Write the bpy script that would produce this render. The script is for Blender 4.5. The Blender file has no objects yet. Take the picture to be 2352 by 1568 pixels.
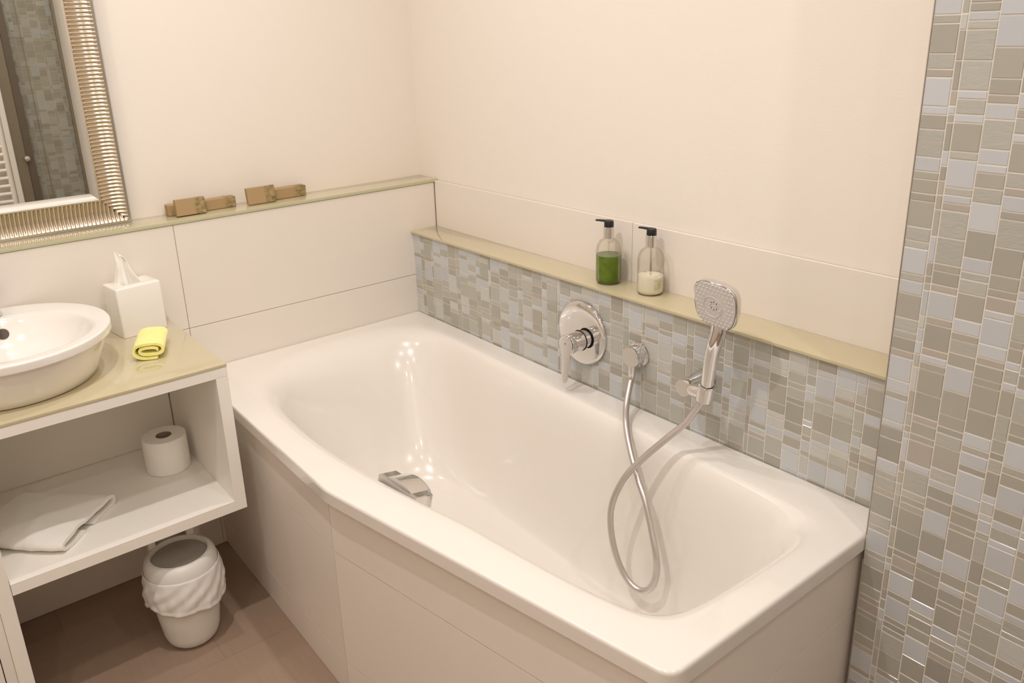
import bpy, bmesh, math, random
from mathutils import Vector, Matrix, noise

Z0 = 0.58                      # floor is z=0; all measurements below are relative to the bath rim
C = bpy.context.scene.collection
PI = math.pi
rnd = random.Random(7)

# ------------------------------------------------------------------ materials
def lin(c):
    out = []
    for v in c[:3]:
        v = v / 255.0
        out.append(v / 12.92 if v <= 0.04045 else ((v + 0.055) / 1.055) ** 2.4)
    return (out[0], out[1], out[2], 1.0)

def mat(name, col, rough=0.5, metal=0.0, coat=0.0, coat_rough=0.05, spec=0.5, bump=None, var=None,
        trans=0.0, ior=1.45, sheen=0.0, sss=0.0):
    m = bpy.data.materials.new(name); m.use_nodes = True
    nt = m.node_tree; b = nt.nodes['Principled BSDF']
    b.inputs['Base Color'].default_value = col if len(col) == 4 else (*col, 1)
    b.inputs['Roughness'].default_value = rough
    b.inputs['Metallic'].default_value = metal
    b.inputs['Coat Weight'].default_value = coat
    b.inputs['Coat Roughness'].default_value = coat_rough
    b.inputs['Specular IOR Level'].default_value = spec
    b.inputs['Transmission Weight'].default_value = trans
    b.inputs['IOR'].default_value = ior
    b.inputs['Sheen Weight'].default_value = sheen
    if sss:
        b.inputs['Subsurface Weight'].default_value = sss
        b.inputs['Subsurface Radius'].default_value = (0.01, 0.01, 0.01)
    tc = None
    if bump or var:
        tc = nt.nodes.new('ShaderNodeTexCoord')
    if bump:
        scale, strength, dist = bump
        n = nt.nodes.new('ShaderNodeTexNoise'); n.inputs['Scale'].default_value = scale
        n.inputs['Detail'].default_value = 4
        nt.links.new(tc.outputs['Object'], n.inputs['Vector'])
        bp = nt.nodes.new('ShaderNodeBump'); bp.inputs['Strength'].default_value = strength
        bp.inputs['Distance'].default_value = dist
        nt.links.new(n.outputs['Fac'], bp.inputs['Height'])
        nt.links.new(bp.outputs['Normal'], b.inputs['Normal'])
    if var:
        scale, c2, detail = var
        n = nt.nodes.new('ShaderNodeTexNoise'); n.inputs['Scale'].default_value = scale
        n.inputs['Detail'].default_value = detail
        nt.links.new(tc.outputs['Object'], n.inputs['Vector'])
        mx = nt.nodes.new('ShaderNodeMix'); mx.data_type = 'RGBA'
        mx.inputs[6].default_value = b.inputs['Base Color'].default_value[:]
        mx.inputs[7].default_value = c2
        rp = nt.nodes.new('ShaderNodeMapRange'); rp.inputs[1].default_value = 0.35; rp.inputs[2].default_value = 0.65
        nt.links.new(n.outputs['Fac'], rp.inputs[0])
        nt.links.new(rp.outputs[0], mx.inputs[0])
        nt.links.new(mx.outputs[2], b.inputs['Base Color'])
    return m

M = {}
M['plaster'] = mat('cream_plaster', (0.80, 0.745, 0.675), 0.9, spec=0.2, bump=(220, 0.12, 0.002))
M['ceiling'] = mat('white_ceiling_paint', (0.86, 0.84, 0.80), 0.9, spec=0.2)
M['tile'] = mat('cream_wall_tile', (0.76, 0.71, 0.645), 0.38, coat=0.10, coat_rough=0.3,
                var=(1.5, (0.78, 0.72, 0.655, 1), 3))
M['grout'] = mat('tile_grout', (0.46, 0.39, 0.32), 0.95, spec=0.1)
M['mosaic_grout'] = mat('mosaic_grout', (0.70, 0.655, 0.58), 0.9, spec=0.1)
M['glassledge'] = mat('olive_back_painted_glass', (0.53, 0.465, 0.305), 0.12, coat=0.6, coat_rough=0.04)
M['glassedge'] = mat('green_glass_edge', (0.50, 0.50, 0.33), 0.1, coat=0.6)
M['ceramic'] = mat('white_ceramic', (0.82, 0.79, 0.74), 0.16, coat=0.8, coat_rough=0.03)
M['enamel'] = mat('white_bath_enamel', (0.775, 0.735, 0.683), 0.20, coat=0.9, coat_rough=0.05)
M['chrome'] = mat('polished_chrome', (0.76, 0.75, 0.75), 0.06, metal=1.0)
M['chrome_soft'] = mat('chrome_hose', (0.64, 0.60, 0.59), 0.34, metal=1.0)
M['rubber'] = mat('black_rubber', (0.015, 0.015, 0.015), 0.5)
M['melamine'] = mat('white_melamine', (0.84, 0.81, 0.75), 0.32, spec=0.4)
M['melamine_edge'] = mat('white_melamine_edge', (0.70, 0.68, 0.65), 0.45, spec=0.3)
M['greyface'] = mat('grey_spray_face', (0.56, 0.53, 0.51), 0.38)
M['nub'] = mat('grey_silicone_nozzle', (0.60, 0.57, 0.55), 0.4)
M['darkslot'] = mat('dark_gap', (0.03, 0.028, 0.025), 0.7)
M['slotbrown'] = mat('dark_brown_recess', (0.10, 0.075, 0.06), 0.7)
M['blackplastic'] = mat('black_pump_plastic', (0.012, 0.013, 0.015), 0.35)
M['liquid_green'] = mat('green_hand_soap', (0.135, 0.215, 0.016), 0.25, var=(34, (0.085, 0.145, 0.010, 1), 2))
M['liquid_top'] = mat('dark_green_soap_surface', (0.16, 0.19, 0.09), 0.15)
M['lotion'] = mat('cream_hand_lotion', (0.80, 0.76, 0.63), 0.4, sss=0.2)
M['label'] = mat('faded_green_label', (0.40, 0.41, 0.25), 0.6, var=(90, (0.60, 0.58, 0.42, 1), 3))
M['paper'] = mat('toilet_paper', (0.86, 0.84, 0.80), 0.95, spec=0.1, bump=(160, 0.25, 0.002))
M['tissue'] = mat('white_tissue', (0.93, 0.91, 0.87), 0.95, spec=0.1, sss=0.1)
M['core'] = mat('cardboard_core', (0.30, 0.24, 0.185), 0.9)
M['terry_yellow'] = mat('yellow_terry', (0.93, 0.89, 0.36), 0.95, spec=0.1, sheen=0.4, bump=(420, 0.5, 0.003), var=(50, (0.90, 0.84, 0.26, 1), 3))
M['terry_white'] = mat('white_terry', (0.82, 0.79, 0.74), 0.95, spec=0.1, sheen=0.3, bump=(420, 0.4, 0.002))
M['binplastic'] = mat('white_bin_plastic', (0.76, 0.75, 0.71), 0.35)
M['bindark'] = mat('grey_swing_flap', (0.36, 0.34, 0.30), 0.5)
M['bag'] = mat('translucent_bin_liner', (0.76, 0.74, 0.71), 0.45, bump=(38, 0.2, 0.006))
M['silver'] = mat('champagne_silver_leaf', (0.80, 0.74, 0.64), 0.22, metal=1.0)
M['groove_reflection'] = mat('flute_dark_reflection', (0.52, 0.42, 0.30), 0.28, metal=1.0)  # dark reflections in the silver flutes, put into the colour
M['silver_lip'] = mat('silver_lip', (0.50, 0.475, 0.42), 0.45, metal=0.5)
M['mirror'] = mat('mirror_glass', (0.93, 0.91, 0.86), 0.015, metal=1.0)
M['steeltrim'] = mat('brushed_steel_trim', (0.55, 0.50, 0.46), 0.35, metal=1.0)
M['taupe'] = mat('taupe_metal_profile', (0.23, 0.20, 0.145), 0.4, metal=0.3)
M['taupedark'] = mat('dark_taupe_profile', (0.14, 0.115, 0.09), 0.4, metal=0.3)
M['doorwhite'] = mat('white_lacquer', (0.78, 0.76, 0.70), 0.4)
M['silicone'] = mat('silicone_joint', (0.66, 0.60, 0.52), 0.6)

def clear_mat(name, col, rough=0.02, ior=1.45):
    m = bpy.data.materials.new(name); m.use_nodes = True
    b = m.node_tree.nodes['Principled BSDF']
    b.inputs['Base Color'].default_value = col
    b.inputs['Roughness'].default_value = rough
    b.inputs['Transmission Weight'].default_value = 1.0
    b.inputs['IOR'].default_value = ior
    return m
def thin_clear(name, tint, rough=0.03, ior=1.45, k=1.0):
    # thin clear wall: see-through with fresnel gloss
    m = bpy.data.materials.new(name); m.use_nodes = True; nt = m.node_tree; nt.nodes.clear()
    o = nt.nodes.new('ShaderNodeOutputMaterial'); t = nt.nodes.new('ShaderNodeBsdfTransparent'); t.inputs[0].default_value = tint
    g = nt.nodes.new('ShaderNodeBsdfGlossy'); g.inputs['Roughness'].default_value = rough
    f = nt.nodes.new('ShaderNodeFresnel'); f.inputs[0].default_value = ior
    mu = nt.nodes.new('ShaderNodeMath'); mu.operation = 'MULTIPLY'; mu.inputs[1].default_value = k; mu.use_clamp = True
    x = nt.nodes.new('ShaderNodeMixShader')
    nt.links.new(f.outputs[0], mu.inputs[0]); nt.links.new(mu.outputs[0], x.inputs[0]); nt.links.new(t.outputs[0], x.inputs[1]); nt.links.new(g.outputs[0], x.inputs[2])
    nt.links.new(x.outputs[0], o.inputs[0]); return m
M['clear'] = thin_clear('clear_bottle_plastic', (0.985, 0.98, 0.965, 1), 0.05, 1.25, 0.28)
M['doorglass'] = thin_clear('clear_shower_glass', (0.98, 0.98, 0.96, 1), 0.0, 1.3, 0.4)

def emit_mat(name, col, s):
    m = bpy.data.materials.new(name); m.use_nodes = True
    b = m.node_tree.nodes['Principled BSDF']
    b.inputs['Base Color'].default_value = (1, 1, 1, 1)
    b.inputs['Emission Color'].default_value = (*col, 1)
    b.inputs['Emission Strength'].default_value = s
    return m
M['lamp'] = emit_mat('warm_lamp_lens', (1.0, 0.86, 0.70), 8.0)

# soap carton: kraft paper with a printed leaf patch at one end
def kraft():
    m = bpy.data.materials.new('kraft_soap_carton'); m.use_nodes = True
    nt = m.node_tree; b = nt.nodes['Principled BSDF']; b.inputs['Roughness'].default_value = 0.8
    b.inputs['Specular IOR Level'].default_value = 0.2
    at = nt.nodes.new('ShaderNodeAttribute'); at.attribute_name = 'uvw'
    sx = nt.nodes.new('ShaderNodeSeparateXYZ'); nt.links.new(at.outputs['Vector'], sx.inputs[0])
    n = nt.nodes.new('ShaderNodeTexNoise'); n.inputs['Scale'].default_value = 5.5; n.inputs['Detail'].default_value = 5
    nt.links.new(at.outputs['Vector'], n.inputs['Vector'])
    mr = nt.nodes.new('ShaderNodeMapRange'); mr.inputs[1].default_value = 0.60; mr.inputs[2].default_value = 0.70
    nt.links.new(sx.outputs['X'], mr.inputs[0])
    n2 = nt.nodes.new('ShaderNodeMapRange'); n2.inputs[1].default_value = 0.40; n2.inputs[2].default_value = 0.66
    nt.links.new(n.outputs['Fac'], n2.inputs[0])
    mu = nt.nodes.new('ShaderNodeMath'); mu.operation = 'MULTIPLY'
    nt.links.new(mr.outputs[0], mu.inputs[0]); nt.links.new(n2.outputs[0], mu.inputs[1])
    mx = nt.nodes.new('ShaderNodeMix'); mx.data_type = 'RGBA'
    mx.inputs[6].default_value = (0.395, 0.275, 0.145, 1)
    mx.inputs[7].default_value = (0.17, 0.150, 0.060, 1)
    nt.links.new(mu.outputs[0], mx.inputs[0]); nt.links.new(mx.outputs[2], b.inputs['Base Color'])
    return m
M['kraft'] = kraft()

def mosaic_mat():
    m = bpy.data.materials.new('glass_mosaic_tile'); m.use_nodes = True
    nt = m.node_tree; b = nt.nodes['Principled BSDF']
    at = nt.nodes.new('ShaderNodeAttribute'); at.attribute_name = 'tilecol'
    nt.links.new(at.outputs['Color'], b.inputs['Base Color'])
    b.inputs['Roughness'].default_value = 0.30
    b.inputs['Coat Weight'].default_value = 0.35; b.inputs['Coat Roughness'].default_value = 0.12
    tc = nt.nodes.new('ShaderNodeTexCoord')
    mp = nt.nodes.new('ShaderNodeMapping'); mp.inputs['Scale'].default_value = (1, 55, 150)
    nt.links.new(tc.outputs['Object'], mp.inputs[0])
    n = nt.nodes.new('ShaderNodeTexNoise'); n.inputs['Scale'].default_value = 1.0; n.inputs['Detail'].default_value = 3
    n.inputs['Distortion'].default_value = 0.8
    nt.links.new(mp.outputs[0], n.inputs['Vector'])
    bp = nt.nodes.new('ShaderNodeBump'); bp.inputs['Distance'].default_value = 0.0012
    nt.links.new(n.outputs['Fac'], bp.inputs['Height'])
    nt.links.new(at.outputs['Alpha'], bp.inputs['Strength'])
    nt.links.new(bp.outputs['Normal'], b.inputs['Normal'])
    return m
M['mosaic'] = mosaic_mat()

def floor_mat():
    m = bpy.data.materials.new('brown_floor_tile'); m.use_nodes = True
    nt = m.node_tree; b = nt.nodes['Principled BSDF']; b.inputs['Roughness'].default_value = 0.5
    tc = nt.nodes.new('ShaderNodeTexCoord')
    mp = nt.nodes.new('ShaderNodeMapping'); mp.inputs['Location'].default_value = (0.26, 0.11, 0)
    nt.links.new(tc.outputs['Object'], mp.inputs[0])
    br = nt.nodes.new('ShaderNodeTexBrick'); br.inputs['Scale'].default_value = 1.0
    br.inputs['Brick Width'].default_value = 0.60; br.inputs['Row Height'].default_value = 0.30
    br.inputs['Mortar Size'].default_value = 0.0015; br.inputs['Mortar Smooth'].default_value = 0.1
    br.inputs['Color1'].default_value = (0.305, 0.215, 0.155, 1); br.inputs['Color2'].default_value = (0.32, 0.226, 0.162, 1)
    br.inputs['Mortar'].default_value = (0.26, 0.19, 0.135, 1)
    nt.links.new(mp.outputs[0], br.inputs['Vector'])
    mp2 = nt.nodes.new('ShaderNodeMapping'); mp2.inputs['Scale'].default_value = (90, 6, 1)
    nt.links.new(tc.outputs['Object'], mp2.inputs[0])
    n = nt.nodes.new('ShaderNodeTexNoise'); n.inputs['Scale'].default_value = 1; n.inputs['Detail'].default_value = 5
    nt.links.new(mp2.outputs[0], n.inputs['Vector'])
    mx = nt.nodes.new('ShaderNodeMix'); mx.data_type = 'RGBA'; mx.blend_type = 'MULTIPLY'
    mx.inputs[0].default_value = 0.35
    nt.links.new(br.outputs['Color'], mx.inputs[6]); nt.links.new(n.outputs['Color'], mx.inputs[7])
    cr = nt.nodes.new('ShaderNodeMapRange'); cr.inputs[3].default_value = 0.75; cr.inputs[4].default_value = 1.2
    nt.links.new(n.outputs['Fac'], cr.inputs[0]); nt.links.new(cr.outputs[0], mx.inputs[7])
    nt.links.new(mx.outputs[2], b.inputs['Base Color'])
    return m
M['floor'] = floor_mat()

# ------------------------------------------------------------------ mesh helpers (coordinates relative to rim level)
def box(bm, x0, x1, y0, y1, z0, z1, bevel=0.0, seg=2, mi=0, rot=None):
    r = bmesh.ops.create_cube(bm, size=1.0)
    vs = r['verts']
    for v in vs:
        v.co = Vector((x0 + (v.co.x + .5) * (x1 - x0), y0 + (v.co.y + .5) * (y1 - y0), z0 + (v.co.z + .5) * (z1 - z0)))
    fs = set()
    for v in vs:
        for f in v.link_faces: fs.add(f)
    if bevel > 0:
        es = set()
        for f in fs:
            for e in f.edges: es.add(e)
        rr = bmesh.ops.bevel(bm, geom=list(es), offset=bevel, segments=seg, affect='EDGES', profile=0.6)
        fs = set(rr['faces']) | {f for f in fs if f.is_valid}
        vs = list({v for f in fs for v in f.verts})
        fs = {f for v in vs for f in v.link_faces}
    for f in fs: f.material_index = mi
    if rot is not None:
        bmesh.ops.transform(bm, matrix=rot, verts=list({v for f in fs for v in f.verts}))
    return fs

def loft(bm, loops, closed=True, cap0=False, cap1=False, mi=0):
    rows = [[bm.verts.new(p) for p in lp] for lp in loops]
    n = len(rows[0]); out = []
    for a, b in zip(rows, rows[1:]):
        for i in range(n if closed else n - 1):
            j = (i + 1) % n
            f = bm.faces.new((a[i], a[j], b[j], b[i])); f.material_index = mi; out.append(f)
    if cap0:
        f = bm.faces.new(list(reversed(rows[0]))); f.material_index = mi
    if cap1:
        f = bm.faces.new(rows[-1]); f.material_index = mi
    return rows

def frame_from(axis):
    a = Vector(axis).normalized()
    h = Vector((0, 0, 1)) if abs(a.z) < 0.9 else Vector((1, 0, 0))
    u = h.cross(a).normalized(); v = a.cross(u)
    return u, v, a

def lathe(bm, prof, c, axis=(0, 0, 1), seg=48, mi=0, squash=None):
    """prof: (radius, height along axis); radius 0 at an end closes it"""
    u, v, a = frame_from(axis); c = Vector(c)
    loops = []
    for r, h in prof:
        rr = max(r, 1e-5)
        loops.append([c + a * h + (u * math.cos(2 * PI * k / seg) + v * math.sin(2 * PI * k / seg)) * rr for k in range(seg)])
    return loft(bm, loops, True, prof[0][0] < 1e-4, prof[-1][0] < 1e-4, mi)

def cr(pts, n=8):
    """catmull-rom through the points"""
    P = [Vector(p) for p in pts]; out = []
    P = [P[0] * 2 - P[1]] + P + [P[-1] * 2 - P[-2]]
    for i in range(1, len(P) - 2):
        for k in range(n):
            t = k / n
            a, b, c, d = P[i - 1], P[i], P[i + 1], P[i + 2]
            out.append(0.5 * ((2 * b) + (c - a) * t + (2 * a - 5 * b + 4 * c - d) * t * t + (3 * b - a - 3 * c + d) * t ** 3))
    out.append(P[-2]); return out

def cr_closed(pts, n=8):
    P = [Vector(p) for p in pts]; out = []; m = len(P)
    for i in range(m):
        a, b, c, d = P[i - 1], P[i], P[(i + 1) % m], P[(i + 2) % m]
        for k in range(n):
            t = k / n
            out.append(0.5 * ((2 * b) + (c - a) * t + (2 * a - 5 * b + 4 * c - d) * t * t + (3 * b - a - 3 * c + d) * t ** 3))
    return out

def tube(bm, pts, rad, seg=14, mi=0, rfun=None):
    P = [Vector(p) for p in pts]
    t0 = (P[1] - P[0]).normalized(); u, v, a = frame_from(t0)
    loops = []
    for i, p in enumerate(P):
        t = (P[min(i + 1, len(P) - 1)] - P[max(i - 1, 0)]).normalized()
        u = (u - t * u.dot(t)).normalized(); v = t.cross(u)
        r = rfun(i / (len(P) - 1)) if rfun else rad
        loops.append([p + (u * math.cos(2 * PI * k / seg) + v * math.sin(2 * PI * k / seg)) * r for k in range(seg)])
    return loft(bm, loops, True, True, True, mi)

def build(name, bm, mats, parent=None, base=None, smooth=35):
    bmesh.ops.recalc_face_normals(bm, faces=bm.faces)
    if parent is not None:
        r = parent
        while r.parent: r = r.parent
        base = Vector(r['_base'])
    elif base is None:
        xs = [v.co for v in bm.verts]
        lo = Vector((min(c.x for c in xs), min(c.y for c in xs), min(c.z for c in xs)))
        hi = Vector((max(c.x for c in xs), max(c.y for c in xs), max(c.z for c in xs)))
        base = Vector(((lo.x + hi.x) / 2, (lo.y + hi.y) / 2, lo.z))
    base = Vector(base)
    for v in bm.verts: v.co -= base
    me = bpy.data.meshes.new(name); bm.to_mesh(me); bm.free()
    for mm in (mats if isinstance(mats, (list, tuple)) else [mats]): me.materials.append(mm)
    if smooth:
        me.shade_smooth(); me.set_sharp_from_angle(angle=math.radians(smooth))
    o = bpy.data.objects.new(name, me); C.objects.link(o)
    if parent is not None:
        o.parent = parent
    else:
        o.location = base + Vector((0, 0, Z0)); o['_base'] = tuple(base)
    return o

def thing(name, label, cat, base, group=None):
    o = bpy.data.objects.new(name, None); C.objects.link(o)
    o.location = Vector(base) + Vector((0, 0, Z0)); o['_base'] = tuple(base)
    o.empty_display_size = 0.05
    o['label'] = label; o['category'] = cat
    if group: o['group'] = group
    return o

def tag(o, label, cat, group=None):
    o['label'] = label; o['category'] = cat
    if group: o['group'] = group
    return o

def struct(name, bm, mats, smooth=35, base=(0, 0, 0)):
    o = build(name, bm, mats, base=base, smooth=smooth)
    o['kind'] = 'structure'
    return o

def B(): return bmesh.new()

# ------------------------------------------------------------------ measurements
FL, CE = -0.58, 1.87            # floor and ceiling
XN, YN = 2.30, 3.00             # far ends of the room (behind and beside the camera)
PLA = -0.108                    # plaster plane of wall_left (y) and wall_back (x)
H2 = 0.4285                     # top of tiled half wall
WCX = 0.091                     # mosaic wall plane
YC = 1.650                      # where the mosaic wall starts

# ------------------------------------------------------------------ room shell
bm = B(); box(bm, -0.3, XN + 0.1, -0.3, YN + 0.1, FL - 0.08, FL); struct('floor', bm, M['floor'], 0, base=(0, 0, FL))
bm = B(); box(bm, -0.3, XN + 0.1, -0.3, YN + 0.1, CE, CE + 0.08); struct('ceiling', bm, M['ceiling'], 0, base=(0, 0, CE))
bm = B(); box(bm, -0.3, XN + 0.1, PLA - 0.12, PLA, FL, CE); struct('wall_left', bm, M['plaster'], 0)
bm = B(); box(bm, PLA - 0.12, PLA, PLA, YC, FL, CE); struct('wall_back', bm, M['plaster'], 0)
bm = B(); box(bm, XN, XN + 0.1, PLA, YN, FL, CE); struct('wall_near', bm, M['plaster'], 0)

# tile slabs with thin joints
def tiles_y(bm, xs, zs, y0, y1, gap=0.0009, bev=0.0007):
    for a, b in zip(xs, xs[1:]):
        for c, d in zip(zs, zs[1:]):
            box(bm, a + gap, b - gap, y0, y1, c + gap, d - gap, bev, 1)

bm = B()
box(bm, -0.107, XN, PLA, -0.0022, FL, H2 - 0.001, mi=1)
tiles_y(bm, [-0.094, 0.759, 1.612, XN], [FL, -0.471, -0.171, 0.1287, H2], -0.008, 0.0)
struct('trim_1', bm, [M['tile'], M['grout']], 0)          # tiled half wall below the mirror

bm = B()
box(bm, PLA, -0.0972, 0.0, YC, 0.25, 0.4325, mi=1)
for a, b in ((0.001, 0.886), (0.886, YC)):
    box(bm, -0.103, -0.0955, a + 0.0008, b - 0.0008, 0.2790, 0.4335, 0.0007, 1)
struct('trim_2', bm, [M['tile'], M['grout']], 0)          # tile strip above the ledge behind the bath

# ------------------------------------------------------------------ mosaic
L_, M_, S_ = 0.0425, 0.0223, 0.0122
PER = 0.2655
COLS = [  # offset from sheet start, width, sequence, anchor z on the tall mosaic wall
    (0.0000, 0.0106, 'MLLMSSLMMM', 0.905),
    (0.0106, 0.0418, 'SSSLLSMSLSL', 0.919),
    (0.0524, 0.0418, 'LLMSMLMSMM', 0.901),
    (0.0942, 0.0418, 'MSLMSMSLLMS', 0.762),
    (0.1360, 0.0206, 'MSMLSMSMSLL', 0.270),
    (0.1566, 0.0418, 'LSMLMSMSLMS', 0.274),
    (0.1984, 0.0418, 'LMSMSLMSMSL', 0.3085),
    (0.2402, 0.0206, 'MMMSLSMSMSLM', 0.308),
    (0.2608, 0.0422, 'SLMSLSMLMSM', 0.904),
]
PAL = [  # colour, share, texture
    ((0.362, 0.346, 0.300), 3.4, 0.0),    # taupe
    ((0.414, 0.408, 0.366), 3.0, 0.55),   # textured grey
    ((0.485, 0.503, 0.520), 3.4, 0.0),    # blue grey
    ((0.400, 0.395, 0.348), 2.0, 0.45),
    ((0.500, 0.500, 0.470), 1.7, 0.3),
]
PAL_S = PAL + [((0.400, 0.362, 0.318), 1.7, 0.0)]   # rosy strips appear among the small pieces
CODE = {'g': PAL[0], 't': PAL[1], 'b': PAL[2], 's': PAL[4], 'r': PAL_S[-1], 'd': ((0.330, 0.312, 0.272), 1, 0.0)}
# tile colours read off the photograph, per column (y of its edge): (height where the run starts, colours downwards)
READ = {
    1.6481: (0.905, 'rggtrbbgtbggggttbtbgttgrbbtbbgdbttrgttbttdggrgggrbgbg'[1:]),
    1.7001: (0.919, 'gbtttbtbgtbtbrttggrbrgrbgggrggrbttgtgggrgbgbgdgtgg'),
    1.7419: (0.901, 'bggrbtbbgtbgbttgbgtgbgggtgtbggbgbggdbtggbggtbg'),
    1.7837: (0.762, 'tbgtrbgtgggrbbbrggggbtbgbbggggbgbgggbtgrdbg'),
}

def mosaic(bm, x0, y_start, y_end, z0, z1, sheet0, zoff, seed, axis='x', sign=1, gap=0.0009, rise=0.0012):
    """tiles on plane x=x0 facing +x (axis 'x'), or on plane y=x0 facing -y (axis 'y')"""
    r = random.Random(seed)
    cl = bm.loops.layers.float_color.get('tilecol') or bm.loops.layers.float_color.new('tilecol')
    def P(p, z, h):
        return (x0 + sign * h, p, z) if axis == 'x' else (p, x0 + sign * h, z)
    k = math.floor((y_start - sheet0) / 0.303) - 1
    while sheet0 + k * 0.303 < y_end:
        for off, w, seq, anc in COLS:
            a = sheet0 + k * 0.303 + off; b = a + w
            a2, b2 = max(a, y_start), min(b, y_end)
            if b2 - a2 < 0.004: continue
            hs = [{'L': L_, 'M': M_, 'S': S_}[c] for c in seq]
            sc = PER / sum(hs); hs = [h * sc for h in hs]
            z = anc + zoff
            while z < z1: z += PER
            i = 0; run = None
            if axis == 'x' and x0 > 0.05:
                for yk, val in READ.items():
                    if abs(a - yk) < 0.004: run = val
            rd = -1
            while z > z0:
                h = hs[i % len(hs)]; ch = seq[i % len(seq)]; i += 1
                z_top = z; t, bt = min(z, z1), max(z - h, z0)
                if run and rd < 0 and abs(z_top - run[0]) < 0.006: rd = 0
                z -= h
                if t - bt < 0.003: continue
                pal = PAL_S if ch == 'S' or w < 0.02 else PAL
                tot = sum(p[1] for p in pal); q = r.random() * tot
                for c, s, tx in pal:
                    q -= s
                    if q <= 0: break
                if run and 0 <= rd < len(run[1]):
                    c, s_, tx = CODE[run[1][rd]]; rd += 1
                f_ = 0.94 + 0.12 * r.random()
                col = (c[0] * f_, c[1] * f_, c[2] * f_, tx)
                e = 0.0007; hh = rise * (0.6 + 0.6 * r.random())
                lo = [(a2 + gap, bt + gap), (b2 - gap, bt + gap), (b2 - gap, t - gap), (a2 + gap, t - gap)]
                hi = [(a2 + gap + e, bt + gap + e), (b2 - gap - e, bt + gap + e), (b2 - gap - e, t - gap - e), (a2 + gap + e, t - gap - e)]
                vl = [bm.verts.new(P(p, zz, 0)) for p, zz in lo]
                vh = [bm.verts.new(P(p, zz, hh)) for p, zz in hi]
                fs = [bm.faces.new(vh)] + [bm.faces.new((vl[n], vl[(n + 1) % 4], vh[(n + 1) % 4], vh[n])) for n in range(4)]
                for f in fs:
                    for lp in f.loops: lp[cl] = col
        k += 1

def fixn(bm, want):
    for f in bm.faces:
        f.normal_update()

bm = B()
box(bm, PLA - 0.10, WCX - 0.0012, YC, YN, FL, CE, mi=1)
mosaic(bm, WCX - 0.0012, YC, YN, FL, CE, 1.6895, 0.0, 11)
struct('wall_right', bm, [M['mosaic'], M['mosaic_grout']], 0)
bm = B()
box(bm, PLA - 0.1, XN + 0.1, YN, YN + 0.1, FL, CE, mi=1)
mosaic(bm, YN, WCX, 1.1, FL, CE, 0.10, 0.013, 23, axis='y', sign=-1)
struct('wall_front', bm, [M['mosaic'], M['mosaic_grout']], 0)
bm = B()
box(bm, PLA, -0.0012, 0.0, YC, FL, 0.2725, mi=1)
mosaic(bm, -0.0012, 0.0, YC, -0.02, 0.2725, 0.1015, -0.038, 5)
struct('trim_3', bm, [M['mosaic'], M['mosaic_grout']], 0)   # mosaic half wall behind the bath

bm = B(); box(bm, WCX - 0.006, WCX + 0.0002, YC - 0.0014, YC - 0.0001, 0.002, CE)
box(bm, WCX - 0.006, WCX + 0.0002, YC - 0.0014, YC - 0.0001, FL, -0.05)
struct('trim_4', bm, M['steeltrim'], 0)                     # steel edge strip on the mosaic corner

# ------------------------------------------------------------------ glass ledges
bm = B()
fs = box(bm, -0.1065, XN, PLA + 0.0005, 0.0035, H2 + 0.0003, 0.4385, 0.0012, 2)
for f in bm.faces:
    if f.calc_center_median().y > 0.0015 and f.normal.y > 0.5: f.material_index = 1
tag(build('glass_ledge', bm, [M['glassledge'], M['glassedge']]),
    'long olive glass ledge on the tiled half wall, under the mirror and soap cartons', 'ledge')
bm = B()
fs = box(bm, -0.0952, 0.0085, 0.001, YC - 0.001, 0.2728, 0.2800, 0.0012, 2)
tag(build('glass_ledge', bm, [M['glassledge'], M['glassedge']]),
    'olive glass ledge on top of the mosaic behind the bathtub, carrying two pump bottles', 'ledge')

# ------------------------------------------------------------------ bathtub
def arc_round(poly, rads, seg=10):
    out = []; n = len(poly)
    for i in range(n):
        p = Vector(poly[i]); a = Vector(poly[i - 1]); b = Vector(poly[(i + 1) % n]); r = rads[i]
        if r <= 0: out.append(p); continue
        da = (a - p).normalized(); db = (b - p).normalized()
        ang = da.angle(db); d = r / math.tan(ang / 2)
        s, e = p + da * d, p + db * d
        cen = p + (da + db).normalized() * (r / math.sin(ang / 2))
        v0, v1 = s - cen, e - cen
        th = v0.angle(v1)
        for k in range(seg + 1):
            t = k / seg
            w = (v0 * math.sin((1 - t) * th) + v1 * math.sin(t * th)) / math.sin(th)
            out.append(cen + w)
    return out

def ray_poly(poly, c, ang):
    d = Vector((math.cos(ang), math.sin(ang))); best = None; n = len(poly)
    for i in range(n):
        a = poly[i] - c; b = poly[(i + 1) % n] - c; e = b - a
        den = d.x * e.y - d.y * e.x
        if abs(den) < 1e-12: continue
        t = (a.x * e.y - a.y * e.x) / den; s = (a.x * d.y - a.y * d.x) / den
        if t > 0 and -1e-9 <= s <= 1 + 1e-9 and (best is None or t > best): best = t
    return c + d * best

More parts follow.
